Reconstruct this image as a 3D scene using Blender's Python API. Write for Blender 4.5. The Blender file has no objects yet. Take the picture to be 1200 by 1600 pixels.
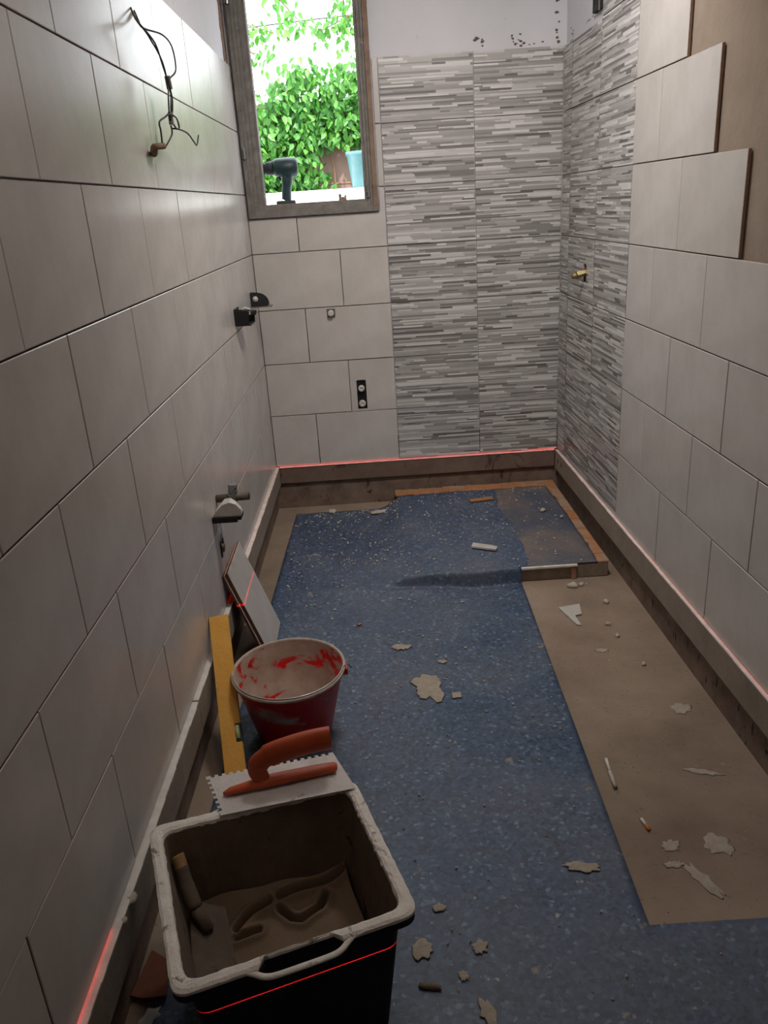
import bpy, bmesh, math, random
from mathutils import Vector, Matrix
random.seed(7)
S = bpy.context.scene
COL = S.collection
PI = math.pi

# ------------------------------------------------------------------ camera
cd = bpy.data.cameras.new('camera'); cam = bpy.data.objects.new('camera', cd); COL.objects.link(cam)
S.camera = cam
pitch, yaw, roll = -0.3704, 0.0051, -0.065
fw = Vector((math.sin(yaw)*math.cos(pitch), math.cos(yaw)*math.cos(pitch), math.sin(pitch)))
r0 = Vector((math.cos(yaw), -math.sin(yaw), 0)); u0 = r0.cross(fw)
rt = r0*math.cos(roll)+u0*math.sin(roll); up = -r0*math.sin(roll)+u0*math.cos(roll)
m = Matrix((rt, up, -fw)).transposed().to_4x4(); m.translation = Vector((0.4989, -3.7644, 1.1847))
cam.matrix_world = m
cd.sensor_fit = 'VERTICAL'; cd.sensor_height = 24; cd.sensor_width = 18
cd.lens = 1238.6*24/1600; cd.clip_start = .02

# ------------------------------------------------------------------ light
W = bpy.data.worlds.new('world'); S.world = W; W.use_nodes = True
bg = W.node_tree.nodes['Background']; bg.inputs[0].default_value = (0.90, 0.95, 1.0, 1); bg.inputs[1].default_value = 5.2

def area(name, loc, rot, sx, sy, e, col, portal=False, spread=0):
    l = bpy.data.lights.new(name, 'AREA'); l.shape = 'RECTANGLE'; l.size = sx; l.size_y = sy; l.energy = e; l.color = col
    if portal: l.cycles.is_portal = True
    if spread: l.spread = math.radians(spread)
    o = bpy.data.objects.new(name, l); COL.objects.link(o); o.location = loc; o.rotation_euler = rot; return o
area('window_portal', (.30, .30, 1.68), (PI/2, 0, PI), .56, .98, 1, (1, 1, 1), True)
area('back_wall_fill', (.80, -1.45, 2.28), (math.radians(28), 0, 0), .4, .3, 15.0, (1.0, .94, .88), spread=140)  # added fill above the view, brightens the back wall; no real fixture
area('foreground_fill', (.65, -2.6, 2.30), (0, 0, 0), .3, .3, 4.4, (1.0, .88, .76))  # unseen extra light, added to lift the tub rim and foreground
sl_ = bpy.data.lights.new('sun', 'SUN'); sl_.energy = 8; sl_.angle = .01; sl_.color = (1, .96, .9)
so = bpy.data.objects.new('sun', sl_); COL.objects.link(so); so.rotation_euler = (R_ := math.radians(38), 0, math.radians(25))
# laser level: its beam is a horizontal fan of red light at z = 0
ll = bpy.data.lights.new('laser_beam', 'POINT'); ll.energy = 650; ll.color = (1, .02, .02); ll.shadow_soft_size = 0.0
ll.use_nodes = True; nt = ll.node_tree; em = nt.nodes['Emission']
tc = nt.nodes.new('ShaderNodeTexCoord'); sp = nt.nodes.new('ShaderNodeSeparateXYZ'); ab = nt.nodes.new('ShaderNodeMath'); ab.operation = 'ABSOLUTE'
lt = nt.nodes.new('ShaderNodeMath'); lt.operation = 'LESS_THAN'; lt.inputs[1].default_value = 0.0013
nt.links.new(tc.outputs['Normal'], sp.inputs[0]); nt.links.new(sp.outputs['Z'], ab.inputs[0]); nt.links.new(ab.outputs[0], lt.inputs[0]); nt.links.new(lt.outputs[0], em.inputs['Strength'])
lo = bpy.data.objects.new('laser_beam', ll); COL.objects.link(lo); lo.location = (.75, -3.40, .001)

S.view_settings.view_transform = 'Standard'; S.view_settings.look = 'None'
S.view_settings.gamma = 1; S.view_settings.exposure = 0.0; S.view_settings.use_curve_mapping = False

# ------------------------------------------------------------------ materials
def lin(c): return tuple((x/255/12.92 if x/255 <= .04045 else ((x/255+.055)/1.055)**2.4) for x in c)+(1,)
class NM:
    def __init__(s, name, rough=.6, metal=0, spec=.5):
        s.m = bpy.data.materials.new(name); s.m.use_nodes = True; s.t = s.m.node_tree; s.b = s.t.nodes['Principled BSDF']
        s.b.inputs['Roughness'].default_value = rough; s.b.inputs['Metallic'].default_value = metal
        s.b.inputs['Specular IOR Level'].default_value = spec
        s.co = s.n('ShaderNodeTexCoord').outputs['Object']
    def n(s, t, **k):
        x = s.t.nodes.new(t)
        for a, v in k.items(): setattr(x, a, v)
        return x
    def l(s, a, b): s.t.links.new(a, b)
    def noise(s, scale, detail=4, rough=.55, co=None, dist=0):
        x = s.n('ShaderNodeTexNoise'); x.inputs['Scale'].default_value = scale; x.inputs['Detail'].default_value = detail
        x.inputs['Roughness'].default_value = rough; x.inputs['Distortion'].default_value = dist
        s.l(co or s.co, x.inputs['Vector']); return x.outputs['Fac']
    def scaled(s, sc, rot=(0, 0, 0)):
        x = s.n('ShaderNodeMapping'); x.inputs['Scale'].default_value = sc; x.inputs['Rotation'].default_value = rot; s.l(s.co, x.inputs[0]); return x.outputs[0]
    def ramp(s, f, stops, interp='LINEAR'):
        x = s.n('ShaderNodeValToRGB'); e = x.color_ramp; e.interpolation = interp
        while len(e.elements) < len(stops): e.elements.new(.5)
        for el, (p, c) in zip(e.elements, stops):
            el.position = p; el.color = c if len(c) == 4 else lin(c)
        s.l(f, x.inputs[0]); return x.outputs[0]
    def mix(s, f, a, b, mode='MIX'):
        x = s.n('ShaderNodeMix', data_type='RGBA', blend_type=mode)
        for sock, v in ((x.inputs[0], f), (x.inputs[6], a), (x.inputs[7], b)):
            if isinstance(v, bpy.types.NodeSocket): s.l(v, sock)
            elif isinstance(v, (int, float)): sock.default_value = v
            else: sock.default_value = v if len(v) == 4 else lin(v)
        return x.outputs[2]
    def math(s, op, a, b=0., c=0.):
        x = s.n('ShaderNodeMath', operation=op)
        for i, v in enumerate((a, b, c)):
            if isinstance(v, bpy.types.NodeSocket): s.l(v, x.inputs[i])
            else: x.inputs[i].default_value = v
        return x.outputs[0]
    def xyz(s, co=None):
        x = s.n('ShaderNodeSeparateXYZ'); s.l(co or s.co, x.inputs[0]); return x.outputs
    def col(s, c):
        if isinstance(c, bpy.types.NodeSocket): s.l(c, s.b.inputs['Base Color'])
        else: s.b.inputs['Base Color'].default_value = c if len(c) == 4 else lin(c)
        return s
    def bump(s, h, st=.3, d=.002):
        x = s.n('ShaderNodeBump'); x.inputs['Strength'].default_value = st; x.inputs['Distance'].default_value = d
        s.l(h, x.inputs['Height']); s.l(x.outputs[0], s.b.inputs['Normal']); return s
W3 = (1, 1, 1, 1); B3 = (0, 0, 0, 1)
def gray(v): return (v, v, v, 1)
def m_simple(name, c, rough=.6, metal=0, var=.25, sc=30, bs=.15):
    k = NM(name, rough, metal); f = k.noise(sc)
    c = lin(c) if len(c) == 3 else c
    d = tuple(x*(1-var) for x in c[:3])+(1,)
    k.col(k.ramp(f, [(.35, d), (.65, c)])); k.bump(f, bs); return k.m

def mat_glaze():
    k = NM('tile_glaze', .25)
    f = k.noise(5, 5, .6); g = k.noise(28, 4, .6); h = k.noise(7, 1, .4)
    oi = k.n('ShaderNodeObjectInfo').outputs['Random']
    c = k.ramp(f, [(.3, (187, 181, 176)), (.7, (203, 198, 194))])
    c = k.mix(.12, c, k.ramp(k.noise(16, 5, .65), [(.3, (164, 158, 154)), (.7, (222, 219, 216))]))
    c = k.mix(k.math('MULTIPLY', oi, .10), c, (176, 168, 162))
    k.col(c)
    k.bump(h, .12, .002); return k.m
def mat_deco():
    k = NM('striated_tile_glaze', .38)
    a = k.n('ShaderNodeAttribute'); a.attribute_name = 'shade'
    f = k.noise(60, 3, .6, k.scaled((1, .25, 2)))
    c = k.ramp(a.outputs['Fac'], [(0, (104, 100, 99)), (.25, (136, 133, 131)), (.55, (166, 163, 161)), (1, (214, 212, 210))])
    c = k.mix(.25, c, k.mix(1, c, k.ramp(f, [(.3, gray(.6)), (.7, gray(1.))]), 'MULTIPLY'))
    k.col(c); return k.m
def mat_wall():
    # z (object space) : rough brown base below the tiles, adhesive/plaster above
    k = NM('wall_plaster', .85)
    x, y, z = k.xyz()
    w = k.noise(1.6, 4, .6)
    white = k.ramp(w, [(.3, (200, 200, 205)), (.7, (216, 215, 221))])
    white = k.mix(k.ramp(k.noise(16, 6, .7), [(.66, B3), (.74, W3)]), white, (160, 155, 152))
    beige = k.ramp(k.noise(3.5, 6, .65), [(.3, (138, 122, 108)), (.7, (160, 145, 130))])
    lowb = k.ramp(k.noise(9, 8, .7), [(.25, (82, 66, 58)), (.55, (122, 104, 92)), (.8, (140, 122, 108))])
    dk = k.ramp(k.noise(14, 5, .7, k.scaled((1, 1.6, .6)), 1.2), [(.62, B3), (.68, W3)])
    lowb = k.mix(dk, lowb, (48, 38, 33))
    kk = k.n('ShaderNodeAttribute'); kk.attribute_type = 'OBJECT'; kk.attribute_name = 'beige_from'
    nz = k.math('MULTIPLY', k.math('SUBTRACT', w, .5), .05)
    isb = k.math('LESS_THAN', k.math('ADD', y, nz), kk.outputs['Fac'])
    c = k.mix(isb, white, beige)
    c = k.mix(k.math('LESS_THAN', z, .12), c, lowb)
    k.col(c); k.bump(k.noise(22, 8, .7), .5, .006); return k.m
def mat_vinyl():
    k = NM('blue_speckled_vinyl', .5)
    v = k.n('ShaderNodeTexVoronoi'); v.inputs['Scale'].default_value = 120; v.inputs['Randomness'].default_value = 1
    k.l(k.scaled((1, 1, 1)), v.inputs['Vector'])
    sep = k.n('ShaderNodeSeparateColor'); k.l(v.outputs['Color'], sep.inputs[0])
    base = k.ramp(sep.outputs[0], [(0, (24, 36, 54)), (.25, (44, 63, 90)), (.6, (54, 75, 104)), (.93, (72, 94, 120)), (1, (120, 140, 160))])
    base = k.mix(k.ramp(k.noise(3.3, 4, .6), [(.35, gray(.0)), (.7, gray(.35))]), base, (56, 80, 112))
    x, y, z = k.xyz()
    # dust: patches, worn fleck marks, the plastered-over corner of the step
    d1 = k.ramp(k.noise(2.6, 7, .68), [(.38, gray(.06)), (.72, gray(.52))])
    c = k.mix(d1, base, (122, 124, 130))
    d2 = k.ramp(k.noise(38, 3, .6), [(.70, B3), (.74, gray(.9))])
    c = k.mix(d2, c, (168, 164, 156))
    d3 = k.ramp(k.noise(11, 5, .7), [(.66, B3), (.70, gray(.75))])
    c = k.mix(d3, c, (148, 138, 126))
    wob = k.math('MULTIPLY', k.math('SUBTRACT', k.noise(4, 3), .5), .10)
    corner = k.math('MULTIPLY', k.math('GREATER_THAN', k.math('ADD', x, wob), 1.07), k.math('GREATER_THAN', y, -1.06))
    c2 = k.mix(k.ramp(k.noise(4.5, 6, .6), [(.38, gray(.15)), (.66, gray(.85))]), k.mix(.4, base, (70, 78, 88)), (124, 112, 104))
    c = k.mix(corner, c, c2)
    k.col(c); k.bump(k.noise(160, 2), .12, .001)
    k.l(k.ramp(d1, [(0, gray(.38)), (.5, gray(.7))]), k.b.inputs['Roughness']); return k.m
def mat_concrete():
    k = NM('concrete_screed', .85)
    f = k.noise(2.2, 8, .62); g = k.noise(90, 4, .6)
    c = k.ramp(f, [(.28, (116, 98, 84)), (.5, (142, 124, 108)), (.72, (162, 144, 128))])
    c = k.mix(k.ramp(g, [(.62, B3), (.70, gray(.5))]), c, (84, 70, 60))
    c = k.mix(k.ramp(k.noise(13, 5, .7), [(.66, B3), (.74, gray(.6))]), c, (168, 156, 144))
    k.col(c); k.bump(f, .4, .01); return k.m
def mat_mortar(name, a, b, dark, sc=18, dth=.62):
    k = NM(name, .85)
    c = k.ramp(k.noise(sc, 8, .65), [(.3, a), (.7, b)])
    c = k.mix(k.ramp(k.noise(sc*.8, 5, .7, None, 1.), [(dth, B3), (dth+.05, gray(.85))]), c, dark)
    k.col(c); k.bump(k.noise(sc*3, 6, .7), .7, .006); return k.m
def mat_bucket(name, lo, hi, smear):
    k = NM(name, .45)
    red = k.ramp(k.noise(6), [(.3, (190, 16, 20)), (.7, (226, 26, 30))])
    mo = k.ramp(k.noise(14, 6), [(.3, (158, 136, 122)), (.7, (190, 172, 158))])
    f = k.ramp(k.noise(9, 6, .6, k.scaled((1, 1, smear)), .8), [(lo, B3), (hi, W3)])
    k.col(k.mix(f, red, mo)); k.l(k.ramp(f, [(0, gray(.35)), (1, gray(.9))]), k.b.inputs['Roughness']); k.bump(f, .4, .002); return k.m
def mat_wood():
    k = NM('dusty_wood', .7)
    k.col(k.ramp(k.noise(8, 5, .6, k.scaled((3, 3, .6))), [(.3, (150, 112, 74)), (.7, (186, 150, 106))])); return k.m
def mat_leaf():
    k = NM('vine_leaf', .5)
    a = k.n('ShaderNodeAttribute'); a.attribute_name = 'shade'
    oi = k.n('ShaderNodeObjectInfo').outputs['Random']
    f = k.math('ADD', a.outputs['Fac'], k.math('MULTIPLY', oi, .3))
    k.col(k.ramp(f, [(0, (26, 66, 22)), (.5, (58, 116, 42)), (1, (104, 160, 66))]))
    tr = k.n('ShaderNodeBsdfTranslucent'); tr.inputs[0].default_value = lin((90, 160, 50)); mx = k.n('ShaderNodeMixShader'); mx.inputs[0].default_value = .3
    out = k.t.nodes['Material Output']; k.l(k.b.outputs[0], mx.inputs[1]); k.l(tr.outputs[0], mx.inputs[2]); k.l(mx.outputs[0], out.inputs[0]); return k.m
M = dict(
    glaze=mat_glaze(), deco=mat_deco(), wall=mat_wall(), vinyl=mat_vinyl(), concrete=mat_concrete(),
    body=m_simple('tile_biscuit', (150, 118, 98), .9), redbody=m_simple('tile_red_biscuit', (122, 72, 52), .9),
    ceil=m_simple('ceiling_paint', (225, 222, 216), .9, sc=2, var=.05),
    strip=mat_mortar('plaster_strip_face', (132, 120, 108), (152, 141, 128), (100, 88, 78), 7, .68),
    striptop=m_simple('strip_white_edge', (226, 221, 214), .8, sc=25, var=.2),
    backstrip=mat_mortar('back_strip_face', (98, 80, 70), (124, 104, 92), (66, 52, 46), 6, .6),
    frame=mat_mortar('aged_window_steel', (106, 101, 96), (140, 135, 129), (176, 171, 165), 22, .64),
    brown=mat_mortar('brown_window_timber', (110, 88, 76), (146, 122, 106), (190, 182, 174), 14, .68),
    white=m_simple('white_paint', (232, 232, 228), .6, sc=4, var=.06),
    white2=m_simple('white_plastic', (205, 200, 192), .5, var=.15),
    black=m_simple('black_plastic', (20, 20, 22), .5, var=.4),
    blackd=mat_mortar('dusty_black_plastic', (22, 23, 25), (44, 45, 46), (130, 126, 120), 30, .66),
    crate=mat_mortar('crate_black_plastic', (17, 19, 23), (27, 29, 33), (52, 50, 48), 7, .66),
    rim=mat_mortar('rim_dried_mortar', (222, 214, 206), (246, 240, 232), (120, 113, 106), 26, .60),
    inner=mat_mortar('inner_mortar_coat', (98, 82, 70), (128, 110, 96), (36, 32, 29), 8, .60),
    mud=mat_mortar('wet_mortar', (112, 92, 74), (128, 107, 87), (100, 84, 70), 4, .7),
    mudd=mat_mortar('mortar_coated_steel', (86, 73, 64), (112, 97, 85), (50, 44, 40), 12, .6),
    bout=mat_bucket('bucket_red_outside', .55, .66, 1.6), bin=mat_bucket('bucket_mortar_inside', .43, .48, 1.8),
    brim=m_simple('bucket_rim_dried_mortar', (196, 176, 164), .8, sc=40),
    yellow=mat_mortar('yellow_level_paint', (214, 156, 66), (226, 170, 80), (200, 152, 88), 9, .62),
    vial=m_simple('vial_glass_green', (196, 204, 150), .15), steel=m_simple('brushed_steel', (186, 184, 182), .38, .85, var=.2, sc=60),
    blade=mat_mortar('mortar_smeared_blade', (196, 190, 186), (222, 216, 214), (140, 122, 112), 14, .66),
    orange=m_simple('orange_plastic_handle', (196, 84, 46), .42, var=.15, sc=12),
    wood=mat_wood(), wire=m_simple('dark_cable_sheath', (30, 36, 34), .5), tape=m_simple('grey_tape', (120, 112, 104), .7),
    tapebrown=m_simple('brown_tape', (124, 100, 78), .8), brass=m_simple('dull_brass', (176, 160, 118), .35, .7),
    chrome=m_simple('galvanised_fitting', (150, 150, 148), .35, .8), pipe=m_simple('olive_pipe', (92, 82, 66), .6),
    terr=mat_mortar('terracotta_screed_edge', (158, 106, 70), (182, 128, 90), (158, 138, 120), 9, .52),
    chip=m_simple('light_mortar_chip', (196, 188, 176), .85), splot=mat_mortar('mortar_splotch', (160, 149, 134), (184, 172, 157), (128, 120, 112), 40, .60),
    drill=m_simple('drill_dark_teal', (34, 62, 66), .45, var=.35), drillb=m_simple('drill_black_rubber', (40, 46, 50), .6, var=.3),
    render=m_simple('garden_wall_render', (120, 98, 88), .9, sc=3, var=.15), leaf=mat_leaf(), stem=m_simple('vine_stem', (120, 92, 62), .8),
    teal=m_simple('turquoise_glazed_pot', (74, 120, 124), .35, var=.1), white3=m_simple('white_cigarette_paper', (228, 222, 212), .8), filt=m_simple('cigarette_filter', (206, 116, 56), .8),
    grout=m_simple('step_plaster_face', (150, 134, 120), .85), soil=m_simple('dry_ground', (150, 140, 126), .9),
)

# ------------------------------------------------------------------ helpers
def link(name, me, parent=None, mats=()):
    o = bpy.data.objects.new(name, me); COL.objects.link(o)
    for x in mats:
        if x.name not in [q.name for q in me.materials if q]: me.materials.append(x)
    if parent: o.parent = parent
    return o
def tag(o, label=None, cat=None, group=None, kind=None):
    if label: o['label'] = label
    if cat: o['category'] = cat
    if group: o['group'] = group
    if kind: o['kind'] = kind
    return o
def thing(name, label, cat, loc=(0, 0, 0), rz=0, group=None):
    o = bpy.data.objects.new(name, None); COL.objects.link(o); o.location = loc; o.rotation_euler = (0, 0, rz); o.empty_display_size = .05
    return tag(o, label, cat, group)
def py(verts, faces, mi=None, smooth=False, name='m'):
    me = bpy.data.meshes.new(name); me.from_pydata([tuple(v) for v in verts], [], faces)
    if mi: me.polygons.foreach_set('material_index', mi)
    if smooth: me.polygons.foreach_set('use_smooth', [True]*len(me.polygons))
    me.update(); return me
def bm_obj(name, bm, mat, parent=None, smooth=False, bev=0):
    bmesh.ops.recalc_face_normals(bm, faces=bm.faces)
    me = bpy.data.meshes.new(name); bm.to_mesh(me); bm.free()
    if smooth: me.polygons.foreach_set('use_smooth', [True]*len(me.polygons))
    o = link(name, me, parent, [mat])
    if bev:
        b = o.modifiers.new('b', 'BEVEL'); b.width = bev; b.segments = 2; b.limit_method = 'ANGLE'
    return o
def box(bm, a, b, mtx=None):
    r = bmesh.ops.create_cube(bm, size=1)['verts']
    for v in r:
        v.co = Vector([a[i]+(v.co[i]+.5)*(b[i]-a[i]) for i in range(3)])
        if mtx: v.co = mtx @ v.co
    return r
def tube(bm, pts, rad, seg=8, sq=(1, 1), caps=True):
    pts = [Vector(p) for p in pts]; rings = []; n = len(pts)
    rads = rad if isinstance(rad, (list, tuple)) else [rad]*n
    prev = None
    for i, p in enumerate(pts):
        t = (pts[min(i+1, n-1)]-pts[max(i-1, 0)]).normalized()
        if prev is None:
            a = Vector((0, 0, 1)) if abs(t.z) < .9 else Vector((1, 0, 0)); nrm = t.cross(a).normalized()
        else: nrm = (prev-t*prev.dot(t)).normalized()
        prev = nrm; bn = t.cross(nrm)
        rings.append([bm.verts.new(p+(nrm*math.cos(2*PI*j/seg)*sq[0]+bn*math.sin(2*PI*j/seg)*sq[1])*rads[i]) for j in range(seg)])
    for a, b in zip(rings, rings[1:]):
        for j in range(seg): bm.faces.new((a[j], a[(j+1) % seg], b[(j+1) % seg], b[j]))
    if caps: bm.faces.new(rings[0][::-1]); bm.faces.new(rings[-1])
def spline(pts, n=6):
    P = [Vector(p) for p in pts]; o = []
    for i in range(len(P)-1):
        a, b, c, d = P[max(i-1, 0)], P[i], P[i+1], P[min(i+2, len(P)-1)]
        for k in range(n):
            t = k/n
            o.append(.5*((2*b)+(c-a)*t+(2*a-5*b+4*c-d)*t*t+(3*b-a-3*c+d)*t**3))
    o.append(P[-1]); return o
def lathe(bm, prof, seg=40, c=(0, 0)):
    rings = [[bm.verts.new((c[0]+r*math.cos(2*PI*j/seg), c[1]+r*math.sin(2*PI*j/seg), z)) for j in range(seg)] for r, z in prof]
    for a, b in zip(rings, rings[1:]):
        for j in range(seg): bm.faces.new((a[j], a[(j+1) % seg], b[(j+1) % seg], b[j]))
    return rings
def struct(name, me_or_bm, mat, parent=None, loc=None, rz=0):
    if isinstance(me_or_bm, bmesh.types.BMesh): o = bm_obj(name, me_or_bm, mat, parent)
    else: o = link(name, me_or_bm, parent, [mat])
    if loc: o.location = loc
    o.rotation_euler = (0, 0, rz)
    if not parent: o['kind'] = 'structure'
    return o
def lump(name, x, y, z, rx, ry, h, mat, rot=0, seed=1, n=14, parent=None):
    rnd = random.Random(seed); bm = bmesh.new(); rs = [1+rnd.uniform(-.33, .25) for _ in range(n)]
    rings = []
    for f, hh in ((1, 0), (.92, .6), (.6, 1)):
        rings.append([bm.verts.new((rs[j]*rx*f*math.cos(2*PI*j/n)*(1+rnd.uniform(-.06, .06)), rs[j]*ry*f*math.sin(2*PI*j/n), h*hh*rnd.uniform(.7, 1.1))) for j in range(n)])
    for a, b in zip(rings, rings[1:]):
        for j in range(n): bm.faces.new((a[j], a[(j+1) % n], b[(j+1) % n], b[j]))
    c = bm.verts.new((0, 0, h))
    for j in range(n): bm.faces.new((rings[-1][j], rings[-1][(j+1) % n], c))
    bm.faces.new(rings[0][::-1])
    o = bm_obj(name, bm, mat, parent, True); o.location = (x, y, z); o.rotation_euler = (0, 0, rot); return o

# ------------------------------------------------------------------ room shell
H = .25; L = .396; R0 = .2549; RW = 1.3965; SLL = .01268; SRR = -.0123
FZ = -.225; YN = -4.6; CZ = 2.35; TB = .009; WS = .012     # floor, rear, ceiling, tile body, wall face behind the tile face
def zr(k): return 0 if k <= 0 else R0+(k-1)*H
def slab(a, b):
    bm = bmesh.new(); box(bm, a, b); return bm
fl = struct('floor', slab((-.3, YN-.1, FZ-.1), (RW+.3, .3, FZ)), M['concrete'])
struct('ceiling', slab((-.3, YN-.1, CZ), (RW+.3, .3, CZ+.1)), M['ceil'])
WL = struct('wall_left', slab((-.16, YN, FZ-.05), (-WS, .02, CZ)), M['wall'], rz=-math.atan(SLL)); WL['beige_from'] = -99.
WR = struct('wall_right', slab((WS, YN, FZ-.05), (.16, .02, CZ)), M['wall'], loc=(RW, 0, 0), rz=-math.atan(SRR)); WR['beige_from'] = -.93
wx0, wx1, wz0, wz1 = .005, .585, 1.155, 2.18
bm = bmesh.new()
for a, b in (((-.02, WS, FZ-.05), (wx0, .25, CZ)), ((wx1, WS, FZ-.05), (RW+.03, .25, CZ)), ((wx0, WS, FZ-.05), (wx1, .25, wz0+.02)), ((wx0, WS, wz1), (wx1, .25, CZ))): box(bm, a, b)
WB = struct('wall_back', bm, M['wall']); WB['beige_from'] = -99.
struct('wall_rear', slab((-.3, YN-.12, FZ-.05), (RW+.3, YN, CZ)), M['ceil'])
dr_ = struct('door_1', slab((.35, YN+.0002, FZ+.01), (1.10, YN+.035, 1.80)), M['brown'])
bm = bmesh.new(); tube(bm, [(.42, YN+.037, .78), (.42, YN+.08, .78), (.52, YN+.08, .78)], .009, 8); bm_obj('door_handle', bm, M['chrome'], dr_)

# tiles -------------------------------------------------------------
def tile_mesh(poly, thick=TB, bev=.0013):
    """poly CCW in (a,z); front at x=0 facing +x, body to -thick. materials 0 glaze, 1 body"""
    n = len(poly); ins = []
    for i in range(n):
        p, q, r = Vector(poly[i-1]), Vector(poly[i]), Vector(poly[(i+1) % n])
        d1 = (q-p).normalized(); d2 = (r-q).normalized(); n1 = Vector((-d1.y, d1.x)); n2 = Vector((-d2.y, d2.x))
        ins.append(q+(n1+n2)*bev/(1+n1.dot(n2)))
    V = [(-thick, p[0], p[1]) for p in poly]+[(-bev, p[0], p[1]) for p in poly]+[(0, p.x, p.y) for p in ins]
    F = [[i for i in range(n)][::-1]]; mi = [1]
    for i in range(n):
        j = (i+1) % n; F.append([i, j, n+j, n+i]); mi.append(1); F.append([n+i, n+j, 2*n+j, 2*n+i]); mi.append(0)
    F.append([2*n+i for i in range(n)]); mi.append(0)
    return py(V, F, mi, name='tile')
def hole_tile_mesh(a0, a1, z0, z1, h0, h1, k0, k1):
    xs = [a0, h0, h1, a1]; zs = [z0, k0, k1, z1]; V = []; F = []; mi = []
    for dx in (0, -TB):
        for z in zs:
            for x in xs: V.append((dx, x, z))
    for i in range(3):
        for j in range(3):
            if i == 1 and j == 1: continue
            q = [j*4+i, j*4+i+1, (j+1)*4+i+1, (j+1)*4+i]; F.append(q); mi.append(0); F.append([x+16 for x in q][::-1]); mi.append(1)
    def side(p): 
        for a, b in zip(p, p[1:]+p[:1]): F.append([a, a+16, b+16, b]); mi.append(1)
    side([0, 3, 15, 12]); side([5, 9, 10, 6])
    return py(V, F, mi, name='tile')
g = .0016
cache = {}
SIDE = {'L': (WL, 0, 1, 0), 'R': (WR, PI, -1, 0), 'B': (WB, -PI/2, 1, 0)}
def put(side, me, a, z, name='tile', mats=None):
    """tile mesh local (x out, y along a increasing); each wall: L: a = -y ; R: a = -y ; B: a = x"""
    o = link(name, me, SIDE[side][0], mats or [M['glaze'], M['body']])
    dx = random.uniform(-.0006, .0006)
    if side == 'L': o.location = (dx, a, z)
    elif side == 'R': o.rotation_euler = (0, 0, PI); o.location = (dx, a, z)
    else: o.rotation_euler = (0, 0, -PI/2); o.location = (a, dx, z)
    return o
# local orientation: L keeps y=y ; R rotated 180 about z: local y -> -y ; B rotated -90: local x->-y(world), y->x
def rect(side, a0, a1, z0, z1):
    """a0<a1 measured as world coordinate (y for L/R, x for B)"""
    w = round(a1-a0-2*g, 4); h = round(z1-z0-2*g, 4)
    if (w, h) not in cache: cache[(w, h)] = tile_mesh([(0, 0), (w, 0), (w, h), (0, h)])
    return put(side, cache[(w, h)], (a1-g) if side == 'R' else (a0+g), z0+g)
# left wall
offL = {0: -.616*H, 1: -1.475*H, 2: -.577*H, 3: -1.425*H, 4: -.56*H, 5: -1.344*H, 6: -.5*H}
def row_joints(o0, start=0):
    j = [start]; y = o0
    while y > YN: j.append(y); y -= L
    j.append(YN); return j
for k in range(7):
    J = row_joints(offL[k])
    for hi, lo_ in zip(J, J[1:]): rect('L', lo_, hi, zr(k), zr(k+1))
# right wall plain
offR = {0: -1.355, 1: -1.175, 2: -1.356, 3: -1.173, 4: -1.354, 5: -1.160, 6: -1.335}
endR = {4: -1.75, 5: -1.556, 6: -1.335}
DE = -.93
for k in range(7):
    J = [DE]; y = offR[k]; end = endR.get(k, YN)
    while y > end-.01: J.append(y); y -= L
    if k not in endR: J.append(YN)
    for hi, lo_ in zip(J, J[1:]): rect('R', lo_, hi, zr(k), zr(k+1))
# back wall plain
xb1 = .6125; xb2 = 1.0129
for k, j in ((0, .219), (2, .2145)):
    rect('B', 0, j, zr(k), zr(k+1)); rect('B', j, xb1, zr(k), zr(k+1))
rect('B', 0, .395, zr(3), zr(4)); rect('B', .395, xb1, zr(3), zr(4))
rect('B', 0, .395, zr(1), zr(2))
me = hole_tile_mesh(0, xb1-.395-2*g, 0, H-2*g, .030, .075, .010, .150)
put('B', me, .395+g, zr(1)+g)
rect('B', 0, .2145, zr(4), wz0-.002)
w = xb1-.2145-2*g; wn = wx1-.2145
put('B', tile_mesh([(0, 0), (w, 0), (w, H-2*g), (wn, H-2*g), (wn, wz0-.002-zr(4)-g), (0, wz0-.002-zr(4)-g)]), .2145+g, zr(4)+g)
for k in (5, 6): rect('B', wx1, xb1, zr(k), zr(k+1))
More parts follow.
